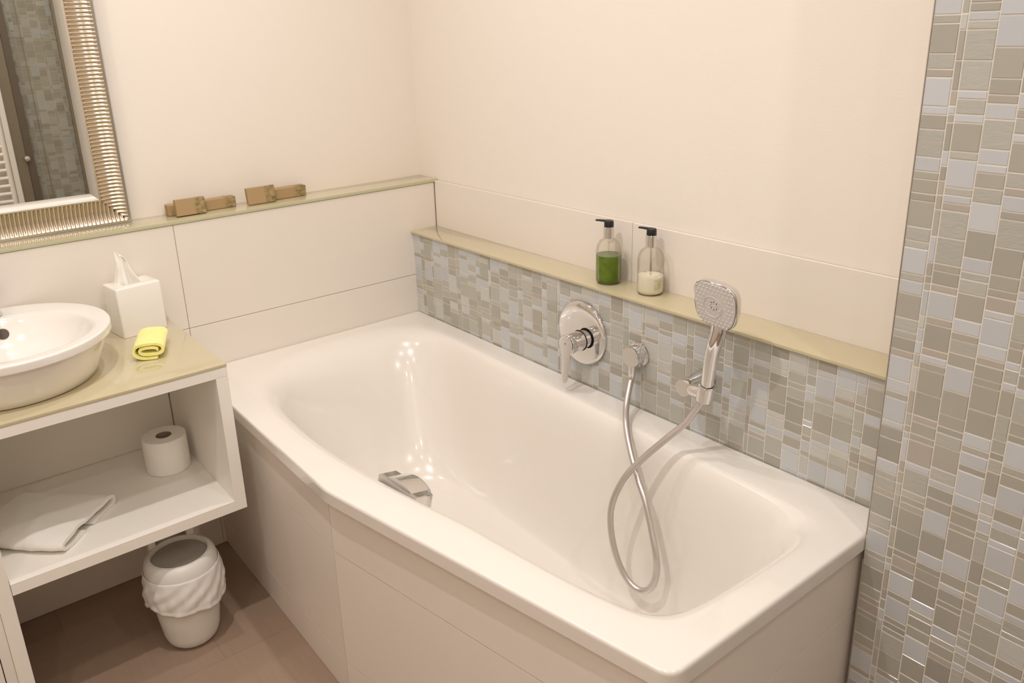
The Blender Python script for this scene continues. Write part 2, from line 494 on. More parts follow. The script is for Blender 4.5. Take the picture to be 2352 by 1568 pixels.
OUT = [Vector(p) for p in arc_round([(0.001, 0.001), (0.766, 0.001), (0.776, 0.835), (0.6285, 1.648), (0.001, 1.648)],
                                   [0.002, 0.002, 0.16, 0.032, 0.002])]
I0c = [(.697, .362), (.706, .466), (.708, .574), (.703, .682), (.694, .77), (.682, .86), (.658, 1.00), (.632, 1.134), (.619, 1.235), (.606, 1.332), (.594, 1.406), (.580, 1.472),
       (.563, 1.530), (.530, 1.567), (.478, 1.582), (.380, 1.588), (.264, 1.592), (.185, 1.592), (.132, 1.575), (.108, 1.525), (.098, 1.40), (.093, 1.19), (.081, .835),
       (.070, .443), (.066, .28), (.078, .180), (.118, .112), (.190, .078), (.31, .068), (.44, .080), (.55, .112), (.632, .175), (.677, .265)]
I0 = [v.xy for v in cr_closed([(a, b, 0) for a, b in I0c], 24)]
IBc = [(.530, .62), (.525, .80), (.512, 1.05), (.498, 1.25), (.478, 1.36), (.42, 1.425), (.33, 1.440), (.25, 1.425), (.210, 1.36), (.200, 1.19),
       (.192, .835), (.190, .62), (.198, .52), (.230, .445), (.285, .402), (.355, .388), (.425, .402), (.482, .445), (.517, .52)]
IB = [v.xy for v in cr_closed([(a, b, 0) for a, b in IBc], 24)]
cen = Vector((0.34, 0.86))
NA = 400
peri = []
L = 0; acc = [0]
for i in range(len(OUT)):
    L += (OUT[(i + 1) % len(OUT)] - OUT[i]).length; acc.append(L)
angs = []
for k in range(NA):
    s = L * k / NA
    i = max(j for j in range(len(OUT)) if acc[j] <= s + 1e-12)
    p = OUT[i].lerp(OUT[(i + 1) % len(OUT)], (s - acc[i]) / max(acc[i + 1] - acc[i], 1e-9)) - cen
    angs.append(math.atan2(p.y, p.x) % (2 * PI))
for p in ((0.766, 0.001), (0.001, 0.001), (0.001, 1.648)):      # keep the sharp corners
    a = math.atan2(p[1] - cen.y, p[0] - cen.x) % (2 * PI)
    j = min(range(len(angs)), key=lambda q: abs(angs[q] - a)); angs[j] = a
angs = sorted(angs)
ro = [ray_poly(OUT, cen, a) for a in angs]
ri = [ray_poly(I0, cen, a) for a in angs]
rb = [ray_poly(IB, cen, a) for a in angs]
loops = []
def shrink(p, d):
    v = p - cen; return cen + v * (1 - d / v.length)
loops.append([Vector((*shrink(p, 0.006), -0.034)) for p in ro])
for d, z in ((0.0, -0.033), (0.0, -0.0305), (0.0, -0.0085), (0.0, -0.0070), (0.0009, -0.0035), (0.0030, -0.0009), (0.0060, 0.0), (0.0075, 0.0)):
    loops.append([Vector((*shrink(p, d), z)) for p in ro])
for t in (0.35, 0.65):
    loops.append([Vector((*shrink(a, 0.0075).lerp(b, t), 0.0)) for a, b in zip(ro, ri)])
for k, z in ((-.02, 0.0), (0.0, -.0008), (.03, -.0022), (.07, -.0055), (.11, -.0105), (.155, -.0185), (.20, -.0300), (.25, -.0475), (.30, -.071), (.36, -.105), (.43, -.150), (.52, -.212),
             (.61, -.270), (.69, -.315), (.77, -.350), (.85, -.376), (.93, -.393), (1.0, -.400)):
    loops.append([Vector((*a.lerp(b, k), z)) for a, b in zip(ri, rb)])
for s, z in ((0.8, -.402), (0.5, -.404), (0.2, -.406), (0.02, -.407)):
    loops.append([Vector((*(cen + (b - cen) * s), z)) for b in rb])
bm = B(); loft(bm, loops, True, False, True)
tub = thing('bathtub', 'large white asymmetric bathtub set between the vanity and mosaic wall', 'bathtub', (0.36, 0.82, FL))
build('tub_shell', bm, M['enamel'], tub, smooth=60)
# overflow / filler fitting
ov = Matrix.Translation((0.634, 0.909, -0.012)) @ Matrix.Rotation(math.radians(3), 4, 'Z') @ Matrix.Rotation(math.radians(-12), 4, 'Y')
def overflow_part(outline, x0, x1, bev):
    # outline in (y, z), extruded along the depth x with rounded end edges
    bm = B(); cy_ = sum(p[0] for p in outline) / len(outline); cz_ = sum(p[1] for p in outline) / len(outline)
    def lp_(x, ins):
        k = 1 - ins / 0.03
        return [Vector((x, cy_ + (y - cy_) * k, cz_ + (z - cz_) * k)) for y, z in outline]
    loft(bm, [lp_(x0, 0), lp_(x1 + bev, 0), lp_(x1 + bev * .4, bev * .12), lp_(x1 + bev * .1, bev * .4), lp_(x1, bev)], True, True, True)
    bmesh.ops.transform(bm, matrix=ov, verts=bm.verts)
    return bm
bar = [(-.068, -.034), (-.069, -.002), (-.067, 0.0), (.067, 0.0), (.069, -.002), (.068, -.034)]
ofc = build('overflow_cover', overflow_part(bar, 0.012, -0.034, 0.002), M['chrome'], tub)
arc = [(-.052, -.034)] + [(-.052 + .104 * k / 24, -.004 + 0.015 * math.sin(PI * k / 24) ** 0.7) for k in range(25)] + [(.052, -.034)]
build('overflow_knob', overflow_part(arc, 0.008, -0.043, 0.003), M['chrome'], ofc)
# drain at the bottom
bm = B(); lathe(bm, [(0.0, .006), (.028, .006), (.033, .003), (.034, 0)], (0.35, 0.92, -0.4045))
build('drain_plug', bm, M['chrome'], tub)

# tiled bath panel
PX = 0.757
def panel_strip(bm, A, Bp, t0, t1, z0, z1, gap=0.0013, th=0.008, mi=0, shrink_=0.0):
    """slab along A->B (2d), outer face on the line, thickness inward (left of travel is outside)"""
    A = Vector(A); Bp = Vector(Bp); d = (Bp - A); ln = d.length; d.normalize(); n = Vector((-d.y, d.x))
    a = A + d * (t0 * ln + gap); b = A + d * (t1 * ln - gap)
    q = [a - n * shrink_, b - n * shrink_, b - n * th, a - n * th]
    lo = [Vector((p.x, p.y, z0 + gap)) for p in q]; hi = [Vector((p.x, p.y, z1 - gap)) for p in q]
    loft(bm, [lo, hi], True, True, True, mi)
bm = B()
PA, PB, PC_, PD = (0.7505, 0.0005), (0.7595, 0.808), (0.6170, 1.6385), (0.0, 1.6385)
zr = [FL, -0.4775, -0.1755, -0.012]
segs = [(PB, PA), (PC_, PB), (PD, PC_)]
for (P1, P2) in segs:
    # outward normal must point away from the tub
    A_, B_ = Vector(P1), Vector(P2); d = (B_ - A_).normalized(); n = Vector((-d.y, d.x))
    if n.dot((A_ + B_) / 2 - cen) < 0: A_, B_ = B_, A_
    for z0, z1 in zip(zr, zr[1:]):
        panel_strip(bm, A_, B_, 0, 1, z0, z1)
    panel_strip(bm, A_, B_, 0, 1, FL, -0.012, 0, 0.02, 1, 0.0016)
box(bm, 0.6085, 0.617, 1.628, 1.6385, FL, -0.02, 0.001, 1)     # corner profile
build('tiled_panel', bm, [M['tile'], M['grout']], tub, smooth=0)['label'] = 'cream tiled panel around the bathtub'

# silicone seam at wall
# ------------------------------------------------------------------ vanity
VX0, VX1, VY, VT = 0.818, 1.366, 0.4535, 0.1785
van = thing('vanity_unit', 'white open vanity unit holding the washbasin, left of the bathtub', 'vanity', (1.1, 0.23, FL))
bm = B(); box(bm, VX0, 1.90, 0.0006, VY, 0.1480, 0.1725, 0.0006, 1); build('top_board', bm, M['melamine'], van)
bm = B()
fs = box(bm, VX0 - 0.0005, 1.905, 0.0006, VY + 0.0015, 0.1730, 0.1800, 0.001, 2)
build('glass_top', bm, [M['glassledge']], van)['label'] = 'olive glass counter top'
bm = B(); box(bm, VX0, VX0 + 0.0285, 0.0006, VY, -0.1795, 0.1475, 0.0006, 1); build('side_panel', bm, M['melamine'], van)
bm = B(); box(bm, VX0, 1.338, 0.0006, VY, -0.2085, -0.1800, 0.0006, 1); build('shelf_board', bm, M['melamine'], van)
bm = B(); box(bm, VX0 + 0.031, 1.338, 0.0010, 0.012, -0.1795, 0.1475, 0.0004, 1); build('back_panel', bm, M['melamine'], van)
# closed compartment reaching the floor at the unit's far side
bm = B(); box(bm, 1.339, 1.368, 0.0006, VY, FL, 0.1475, 0.0006, 1); build('side_panel', bm, M['melamine'], van)
bm = B(); box(bm, 1.876, 1.90, 0.0006, VY, FL, 0.1475, 0.0006, 1); build('side_panel', bm, M['melamine'], van)
bm = B(); box(bm, 1.3682, 1.389, VY - 0.016, VY - 0.0035, FL + 0.004, 0.1475, 0.002, 2)
box(bm, 1.3905, 1.8755, VY - 0.018, VY - 0.0015, FL + 0.02, 0.1465, 0.003, 2); dr = build('cupboard_door', bm, M['melamine'], van)
bm = B(); tube(bm, [(1.42, VY - 0.004, -0.1), (1.42, VY + 0.022, -0.1), (1.42, VY + 0.022, -0.24), (1.42, VY - 0.004, -0.24)], 0.004)
build('door_handle', bm, M['chrome'], dr)

# ------------------------------------------------------------------ wash basin
bc = Vector((1.222, 0.2245, 0))
wb = thing('washbasin', 'round white ceramic washbasin standing on the olive glass counter', 'washbasin', (1.222, 0.2245, 0.1802))
def ell(a, b, z, cy=0.0, n=96, cx=0.0):
    return [Vector((bc.x + cx + a * math.cos(2 * PI * k / n), bc.y + cy + b * math.sin(2 * PI * k / n), z)) for k in range(n)]
bm = B()
lp = [ell(.150, .150, .1804), ell(.166, .166, .1808), ell(.172, .172, .184), ell(.180, .181, .200), ell(.190, .193, .225), ell(.198, .203, .250),
      ell(.2025, .2095, .268), ell(.2035, .2105, .2735), ell(.2140, .2215, .2742), ell(.2166, .2235, .2760), ell(.217, .2237, .2775), ell(.217, .2237, .2900), ell(.217, .2237, .2915), ell(.2162, .2228, .2942), ell(.2140, .2210, .2956), ell(.2120, .2195, .2958),
      ell(.200, .207, .2958), ell(.184, .172, .2950, .022), ell(.177, .163, .2930, .024), ell(.172, .157, .288, .025), ell(.168, .152, .278, .025), ell(.160, .144, .262, .025),
      ell(.145, .130, .240, .022), ell(.120, .110, .219, .02), ell(.085, .08, .206, .015), ell(.045, .045, .200, .01), ell(.022, .022, .199, .01)]
loft(bm, lp, True, True, True)
bowl = build('bowl', bm, M['ceramic'], wb, smooth=50)
bm = B(); lathe(bm, [(0.0, .004), (.018, .004), (.021, .001), (.021, 0)], (1.222, 0.2345, 0.1992))
build('drain', bm, M['chrome'], wb)
bm = B()
lathe(bm, [(0.0, .0030), (.0110, .0034), (.0125, .0030), (.013, 0.0)], (1.2135, 0.1065, 0.2600), axis=(0.05, 0.93, 0.36), seg=32)
build('overflow_hole', bm, M['slotbrown'], wb)['label'] = 'dark round overflow hole'
tp = thing('basin_tap', 'chrome basin tap at the picture edge, standing on the washbasin rim', 'tap', (1.2250, 0.060, 0.2960))
bm = B(); lathe(bm, [(0.0, 0), (.0245, 0), (.0245, .004), (.0225, .006), (.0215, .09), (.020, .100), (.0, .101)], (1.2250, 0.060, 0.2962), seg=40)
build('tap_body', bm, M['chrome'], tp)
bm = B(); tube(bm, cr([(1.225, .075, .355), (1.225, .12, .365), (1.225, .165, .366), (1.225, .178, .358)], 6), 0.012)
build('spout', bm, M['chrome'], tp)
bm = B(); box(bm, 1.213, 1.237, 0.035, 0.115, 0.3975, 0.407, 0.003, 2); build('lever', bm, M['chrome'], tp)

# ------------------------------------------------------------------ mirror
mir = thing('wall_mirror', 'mirror in a wide champagne silver frame with fluted ribs, above the glass ledge', 'mirror', (1.2, PLA, 0.4388))
FX0, FX1, FZ0, FZ1 = 0.842, 1.560, 0.4388, 1.360
FW = 0.088
def fprof(w):       # height off the wall for width position w (0 outer .. FW inner)
    if w < 0.0065: return 0.0275
    if w < 0.0680:
        t = (w - 0.0065) / 0.0615
        return 0.0285 + 0.004 * t - 0.0085 * math.sin(PI * t)
    if w < 0.0725: return 0.0335
    t = (w - 0.0725) / (FW - 0.0725)
    return 0.0325 - 0.0125 * t
WS = [0.0, 0.0, 0.003, 0.0064] + [0.0066 + 0.0612 * k / 14 for k in range(15)] + [0.0685, 0.0700, 0.0724, 0.080, FW, FW]
def rail(bm, A, Bv, inw, mitre=True):
    """A,B: outer corners (x,z); inw: inward unit (x,z)"""
    A = Vector(A); Bv = Vector(Bv); inw = Vector(inw); d = (Bv - A); ln = d.length; d.normalize()
    pitch = 0.0100; sub = 10
    n = int(ln / pitch) * sub
    rows = []
    for k in range(n + 1):
        s = ln * k / n; ph = (k % sub) / sub
        # concave flute with a thin ridge
        fl = 1 - abs(math.cos(PI * ph)) ** 3.0
        row = []
        for i, w in enumerate(WS):
            ex = 0.0012 if 0.0066 < w < 0.0675 else 0.0
            ss = min(max(s, w - ex), ln - w + ex)
            h = fprof(w)
            if 3 < i < 19:
                t = (w - 0.0065) / 0.0615
                h -= 0.0030 * (1 - (0.5 + 0.5 * math.cos(2 * PI * ph)) ** 1.5) * min(1, 7 * t, 7 * (1 - t))
            if i == 0: h = 0.0005
            if i == len(WS) - 1: h = 0.012
            p = A + d * ss + inw * w
            row.append(Vector((p.x, PLA + h, p.y)))
        rows.append(row)
    vs = [[bm.verts.new(p) for p in r] for r in rows]
    for rows_i, (a, b) in enumerate(zip(vs, vs[1:])):
        for i in range(len(WS) - 1):
            if (a[i].co - b[i].co).length < 1e-7 and (a[i + 1].co - b[i + 1].co).length < 1e-7: continue
            try: f = bm.faces.new((a[i], a[i + 1], b[i + 1], b[i]))
            except ValueError: continue
            w = (WS[i] + WS[i + 1]) / 2
            if w >= 0.0724: f.material_index = 1
            elif 0.0068 < w < 0.0676 and 2 <= (rows_i % sub) <= 7: f.material_index = 2  # groove faces get the colour standing for dark reflections
    bmesh.ops.remove_doubles(bm, verts=bm.verts, dist=1e-6)
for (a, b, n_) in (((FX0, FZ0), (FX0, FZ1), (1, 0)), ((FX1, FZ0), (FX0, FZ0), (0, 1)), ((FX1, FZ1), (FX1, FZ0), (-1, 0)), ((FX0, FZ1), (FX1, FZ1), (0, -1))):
    bm = B(); rail(bm, a, b, n_); build('frame_rail', bm, [M['silver'], M['silver_lip'], M['groove_reflection']], mir, smooth=70)
bm = B(); box(bm, FX0 + FW - 0.004, FX1 - FW + 0.004, PLA + 0.001, PLA + 0.018, FZ0 + FW - 0.004, FZ1 - FW + 0.004)
build('mirror_glass', bm, M['mirror'], mir, smooth=0)

# ------------------------------------------------------------------ soap cartons on the ledge
def carton(cx, cy, cz, w, h, d, lean, yaw, label, flip=False):
    bm = B()
    box(bm, -w / 2, w / 2, -d / 2, d / 2, 0, h, 0.0012, 1)
    la = bm.verts.layers.float_vector.new('uvw')
    off = rnd.random() * 5
    for v in bm.verts: v[la] = (0.5 - v.co.x / w, v.co.z / h * 0.6 + off, v.co.y / w + off)
    # leaning: rotate about bottom back edge, top towards the wall
    mt = Matrix.Translation((cx, cy, cz)) @ Matrix.Rotation(math.radians(yaw), 4, 'Z') @ Matrix.Rotation(math.radians(lean), 4, 'X')
    bmesh.ops.transform(bm, matrix=mt, verts=bm.verts)
    o = build('soap_carton', bm, M['kraft'])
    return tag(o, label, 'soap', 'kraft soap cartons on the glass ledge')
LZ = 0.4389
carton(0.6925, -0.040, LZ + 0.0014, 0.082, 0.046, 0.016, 7, 0, 'tall kraft soap carton nearest the mirror, standing upright at the ledge front')
carton(0.7030, -0.082, LZ, 0.086, 0.030, 0.030, 0, 0, 'low kraft soap carton mostly hidden behind the upright carton nearest the mirror')
carton(0.5985, -0.078, LZ, 0.088, 0.030, 0.030, 0, 0, 'low kraft soap carton with green leaf print between the two upright cartons')
carton(0.4840, -0.046, LZ + 0.0014, 0.085, 0.048, 0.016, 7, 0, 'tall kraft soap carton standing upright, farther from the mirror')
carton(0.3830, -0.080, LZ, 0.102, 0.031, 0.030, 0, 0, 'low kraft soap carton farthest from the mirror, end of the row')

# ------------------------------------------------------------------ tissue box
tb = thing('tissue_box', 'white cube tissue box cover with a tissue pulled up, beside the washbasin', 'tissue box', (0.9000, 0.0560, 0.1802))
R8 = Matrix.Translation((0.9030, 0.0580, 0)) @ Matrix.Rotation(math.radians(8), 4, 'Z') 
tw, td, tz0, tz1 = 0.0580, 0.0445, 0.1804, 0.3110
bm = B()
def sq(w, d, z, r=0.006, n=6):
    pts = arc_round([(-w, -d), (w, -d), (w, d), (-w, d)], [r] * 4, n)
    return [R8 @ Vector((p.x, p.y, z)) for p in pts]
def el_like(w, d, z, a, b, n=6):
    pts = arc_round([(-w, -d), (w, -d), (w, d), (-w, d)], [0.006] * 4, n)
    out = []
    for p in pts:
        t = math.atan2(p.y / d, p.x / w); out.append(R8 @ Vector((a * math.cos(t), b * math.sin(t), z)))
    return out
loft(bm, [sq(tw, td, tz0), sq(tw, td, tz1 - .004), sq(tw - .001, td - .001, tz1 - .0014), sq(tw - .0035, td - .0035, tz1),
          el_like(tw, td, tz1, .036, .026), el_like(tw, td, tz1 - .001, .033, .023), el_like(tw, td, tz1 - .012, .032, .022), el_like(tw, td, tz1 - .013, .001, .001)], True, True, True)
build('box_cover', bm, M['ceramic'], tb, smooth=40)
bm = B()
rows = []
NT = 15
for k in range(NT):
    t = k / (NT - 1)
    z = tz1 - 0.012 + t * 0.097
    wd = 0.032 * (1 - t) ** 0.65 * (0.85 + 0.15 * math.cos(5 * t)) + 0.0042
    cx = 0.9065 + 0.012 * t + 0.004 * math.sin(4 * t); cy = 0.052 + 0.006 * math.sin(3 * t)
    if t > 0.8: cx += (t - 0.8) * 0.05
    row = []
    for j in range(25):
        s = -1 + 2 * j / 24
        ph = s * 3.6 + 1.2 * t
        fold = math.sin(ph * 1.6) * (0.011 * (1 - t) + 0.0035)
        row.append(Vector((cx + s * wd, cy + fold + 0.002 * math.sin(13 * s + 9 * t), z - 0.010 * abs(s) ** 2 * t)))
    rows.append(row)
loft(bm, rows, False)
ts = build('tissue', bm, M['tissue'], tb, smooth=80)
sol = ts.modifiers.new('thick', 'SOLIDIFY'); sol.thickness = 0.0012
ss = ts.modifiers.new('sub', 'SUBSURF'); ss.levels = 1; ss.render_levels = 1

# ------------------------------------------------------------------ ribbon helper for folded cloth
def ribbon_section(path, th):
    n = len(path); up, dn = [], []
    for i, p in enumerate(path):
        t = (path[min(i + 1, n - 1)] - path[max(i - 1, 0)]).normalized(); nn = Vector((-t.y, t.x))
        e = th / 2
        if i in (0, n - 1): e *= 0.55
        up.append(p + nn * e); dn.append(p - nn * e)
    return up + list(reversed(dn))

def cloth(name, path2, th, origin, wdir, adir, length, mat_, label, cat, hscale=None, nsec=16, wob=0.0015, seed=0, wscale=None):
    sec = ribbon_section(path2, th)
    wd = Vector((*wdir, 0)).normalized(); ad = Vector((*adir, 0)).normalized(); o = Vector(origin)
    loops = []
    for k in range(nsec + 1):
        t = k / nsec
        hs = hscale(t) if hscale else (lambda w: 1.0)
        ws = wscale(t) if wscale else (lambda w: w)
        edge = min(t, 1 - t) * nsec
        rd = 1.0 if edge >= 1 else (0.93 if edge < 0.5 else 0.985)
        lpz = []
        for q in sec:
            h = q.y * hs(q.x) if hscale else q.y
            wv = ws(q.x) if wscale else q.x
            p = o + wd * wv + ad * (t * length)
            p.z = o.z + h
            nz = noise.noise_vector(Vector((p.x * 30 + seed, p.y * 30, p.z * 30)))
            p += Vector((nz.x, nz.y, 0)) * wob
            p.z += nz.z * wob * 0.5
            p.z = max(p.z, o.z + 0.0002)
            lpz.append(p)
        loops.append(lpz)
    bm = B(); rows_ = loft(bm, loops, True, False, False)
    for row in (rows_[0], rows_[-1]):
        n_ = len(row)
        for i in range(n_ // 2 - 1): bm.faces.new((row[i], row[i + 1], row[n_ - 2 - i], row[n_ - 1 - i]))
    o_ = build(name, bm, mat_, smooth=70)
    return tag(o_, label, cat)

# yellow face cloth: flattened spiral
pts = []
turns = 1.85; N = 100
for k in range(N + 1):
    th = 2 * PI * turns * k / N
    t = k / N
    W = 0.0400 - 0.0240 * t; Hh = 0.0205 - 0.0172 * t
    c, s = math.cos(PI * 1.60 - th), math.sin(PI * 1.60 - th)
    x = W * math.copysign(abs(c) ** 0.8, c); y = 0.0245 + Hh * math.copysign(abs(s) ** 0.8, s)
    pts.append(Vector((x, y)))
for p in pts: p.y = max(p.y, 0.0040)
cloth('face_cloth', pts, 0.0064, (0.9460, 0.3090, 0.1803), (-0.93, 0.37), (-0.37, -0.93), 0.122, M['terry_yellow'],
      'rolled bright yellow face cloth lying on the glass counter', 'cloth', nsec=20, wob=0.0016, seed=3)
# white hand towel on the shelf
pp = [(.098, .0055), (.060, .0050), (.025, .0052), (.008, .0075), (.0015, .0145), (.006, .0225), (.020, .0265), (.050, .0262), (.085, .0262), (.120, .0270),
      (.155, .0290), (.185, .0285), (.205, .0235), (.211, .0160), (.203, .0085), (.180, .0055), (.150, .0052), (.128, .0052)]
path = [v.xy for v in cr([(a, b, 0) for a, b in pp], 5)]
cloth('hand_towel', path, 0.0090, (1.076, 0.262, -0.1798), (0.70, 0.714), (0.714, -0.70), 0.235, M['terry_white'],
      'folded white hand towel lying on the vanity shelf', 'towel',
      hscale=lambda t: (lambda w: 1.0 + (0.35 * math.sin(PI * min(t * 1.1, 1)) * (0.35 + 0.65 * math.sin(PI * min(max(w / .21, 0), 1))))), nsec=26, wob=0.004, seed=8,
      wscale=lambda t: (lambda w: w * (1 - 0.10 * t) + 0.012 * math.sin(3 * t)))
pp2 = [(.030, .0150), (.060, .0160), (.100, .0140), (.140, .0155), (.175, .0150)]
# ------------------------------------------------------------------ toilet roll
tr = thing('toilet_roll', 'white toilet paper roll standing on the vanity shelf', 'toilet roll', (0.9170, 0.1680, -0.1798))
bm = B(); lathe(bm, [(.0205, .001), (.053, .0), (.0555, .002), (.0562, .05), (.0555, .0935), (.0535, .0955), (.0205, .0950), (.0205, .001)], (0.9170, 0.1680, -0.1798), seg=64)
build('paper_layers', bm, M['paper'], tr)
bm = B(); lathe(bm, [(.0203, .0005), (.0203, .0945), (.0188, .0945), (.0188, .0005), (.0203, .0005)], (0.9170, 0.1680, -0.1798), seg=40)
build('cardboard_core', bm, M['core'], tr)

# ------------------------------------------------------------------ waste bin
wbn = thing('waste_bin', 'white round waste bin with a plastic liner, under the vanity shelf', 'waste bin', (0.973, 0.352, FL))
bxy = (0.973, 0.352)
bm = B()
lathe(bm, [(0.0, 0.001), (.040, 0.0), (.054, .004), (.063, .014), (.069, .032), (.076, .085), (.083, .155), (.0860, .190), (.0860, .200), (.083, .201), (.080, .15), (.066, .03), (0.0, .012)], (*bxy, FL), seg=64)
build('bin_body', bm, M['binplastic'], wbn)
bm = B()
prof = [(.0885, .196), (.0893, .218), (.0880, .236), (.0835, .250), (.0770, .2575), (.0715, .2595)]
prof = [(p.x, p.z) for p in cr([(a, 0, b) for a, b in prof], 5)] + [(.0692, .2590), (.0684, .2570), (.0684, .2440)]
lathe(bm, prof, (*bxy, FL), seg=72)
build('bin_shoulder', bm, M['binplastic'], wbn, smooth=50)
bm = B()
lathe(bm, [(0, .2505), (.050, .2495), (.0678, .2470), (.0678, .2440), (0, .2440)], (*bxy, FL), seg=56)
build('swing_flap', bm, M['bindark'], wbn, smooth=50)['label'] = 'grey inner flap'
# lid standing open behind the round opening
bm = B()
lathe(bm, [(0, .0), (.066, .0), (.071, .003), (.072, .008), (.068, .013), (.045, .018), (0, .020)], (bxy[0] - .006, bxy[1] - .080, FL + .300), axis=(0.05, -0.93, -0.12), seg=56)
ol = build('open_lid', bm, [M['bindark']], wbn, smooth=50)
bm = B(); box(bm, bxy[0] - .058, bxy[0] - .040, bxy[1] - .088, bxy[1] - .058, FL + .232, FL + .276, .003, 2); build('lid_hinge', bm, M['binplastic'], ol)
bm = B(); box(bm, bxy[0] + .038, bxy[0] + .056, bxy[1] - .088, bxy[1] - .058, FL + .232, FL + .276, .003, 2); build('lid_hinge', bm, M['binplastic'], ol)
# liner cuff
bm = B(); seg = 160; loops = []
for k in range(19):
    t = k / 18
    z = FL + 0.226 - 0.092 * t
    row = []
    for j in range(seg):
        a = 2 * PI * j / seg
        r = 0.0925 - 0.0015 * math.cos(PI * t) + 0.004 * math.sin(PI * t)
        w_ = math.sin(9 * a + 3.1 * t) * 0.0011 + math.sin(17 * a - 5 * t + 1) * 0.0007 + math.sin(31 * a + 7 * t) * 0.0004
        amp = 0.15 + 0.9 * t
        diag = 0.0018 * math.sin(26 * (t * 0.55 + a * 0.42) + 1.0) * math.sin(PI * t)
        if t > 0.9: r += 0.0022
        if t < 0.04: r = 0.0900; amp = 0.0
        zz = z + 0.008 * math.sin(2 * a + 0.8) * t + 0.004 * math.sin(5 * a) * t
        row.append(Vector((bxy[0] + (r + w_ * amp * 1.3 + diag) * math.cos(a), bxy[1] + (r + w_ * amp * 1.3 + diag) * math.sin(a), zz)))
    loops.append(row)
loft(bm, loops, True)
lg = build('bin_liner', bm, M['bag'], wbn, smooth=70)
lm = lg.modifiers.new('thick', 'SOLIDIFY'); lm.thickness = 0.0012; lm.offset = 1

# ------------------------------------------------------------------ pump bottles
def bottle(cx, cy, liq_h, liq_mat, label, yaw, has_label, spout_name):
    b0 = 0.2802
    t = thing('pump_bottle', label, 'bottle', (cx, cy, b0), 'pump bottles on the glass ledge')
    bm = B()
    prof = [(0, .0005), (.027, .0), (.0308, .002), (.0322, .006), (.0324, .060), (.0324, .084), (.0314, .093), (.0285, .102), (.0235, .1095), (.0175, .1140), (.0136, .1160), (.0126, .120)]
    inn = [(.0116, .120), (.0125, .1157), (.0165, .1130), (.0225, .1082), (.0277, .1007), (.0308, .0925), (.0318, .084), (.0319, .006), (.0275, .0018), (0, .0016)]
    lathe(bm, prof + inn, (cx, cy, b0), seg=56)
    build('bottle_body', bm, M['clear'], t, smooth=45)
    bm = B(); lathe(bm, [(0, .0020), (.0270, .0022), (.0312, .0065), (.0316, .012), (.0316, liq_h - .001), (.0312, liq_h), (0, liq_h)], (cx, cy, b0), seg=56)
    for f in bm.faces:
        if f.normal.z > 0.9 or f.calc_center_median().z > b0 + liq_h - 0.0002: f.material_index = 1
    build('liquid', bm, liq_mat, t, smooth=45)
    bm = B(); lathe(bm, [(0.0112, .1165), (.0142, .1168), (.0142, .1178), (.0136, .118), (.0136, .1445), (.0128, .1455), (0, .1455)], (cx, cy, b0), seg=40)
    build('chrome_collar', bm, M['chrome'], t)
    bm = B(); lathe(bm, [(0, .1456), (.0118, .1456), (.0122, .1466), (.0118, .1590), (.0105, .1612), (0, .1618)], (cx, cy, b0), seg=32)
    d = Vector((math.cos(yaw), math.sin(yaw), 0))
    c = Vector((cx, cy, b0))
    pth = [c + Vector((0, 0, .1592)) + d * s + Vector((0, 0, z)) for s, z in ((0, 0), (.010, .0006), (.022, .0010), (.031, .0010), (.0345, .0004))]
    tube(bm, pth, 0.0036, 12, rfun=lambda s: 0.0038 - 0.0017 * s)
    build(spout_name, bm, M['blackplastic'], t)
    bm = B(); lathe(bm, [(0.0016, liq_h + .0005), (0.0016, .1150), (.0024, .1150), (.0024, liq_h + .0005), (.0016, liq_h + .0005)], (cx, cy, b0), seg=12)
    build('dip_tube', bm, M['clear'], t)
    def wrap(nm, a0, a1, z0_, z1_, mt, lb, slope=0.0):
        bm = B(); rows = []
        for q in range(5):
            z = z0_ + (z1_ - z0_) * q / 4
            rows.append([Vector((cx + .03262 * math.cos(a0 + (a1 - a0) * k / 14), cy + .03262 * math.sin(a0 + (a1 - a0) * k / 14), b0 + z + slope * (k / 14) ** 2)) for k in range(15)])
        loft(bm, rows, False)
        build(nm, bm, mt, t)['label'] = lb
    if has_label:
        wrap('label_patch', 1.05, 1.85, .017, .037, M['label'], 'pale green printed patch')
        wrap('printed_line', 1.0, 1.8, .0395, .0410, M['label'], 'thin green printed line')
        wrap('printed_line', 1.0, 1.75, .0490, .0502, M['label'], 'thin green printed line', 0.012)
        wrap('printed_line', -0.05, 0.45, .0600, .0625, M['label'], 'thin green printed line', 0.002)
    return t
# pump nozzles point towards the picture's left: -y and slightly +x
bottle(-0.0485, 0.8505, 0.0740, [M['liquid_green'], M['liquid_top']], 'clear pump bottle half full of green liquid soap, on the glass ledge', math.radians(-62), False, 'pump_head')
bottle(-0.0575, 0.9830, 0.0455, [M['lotion'], M['lotion']], 'clear pump bottle with a little cream lotion, on the glass ledge', math.radians(-75), True, 'pump_head')

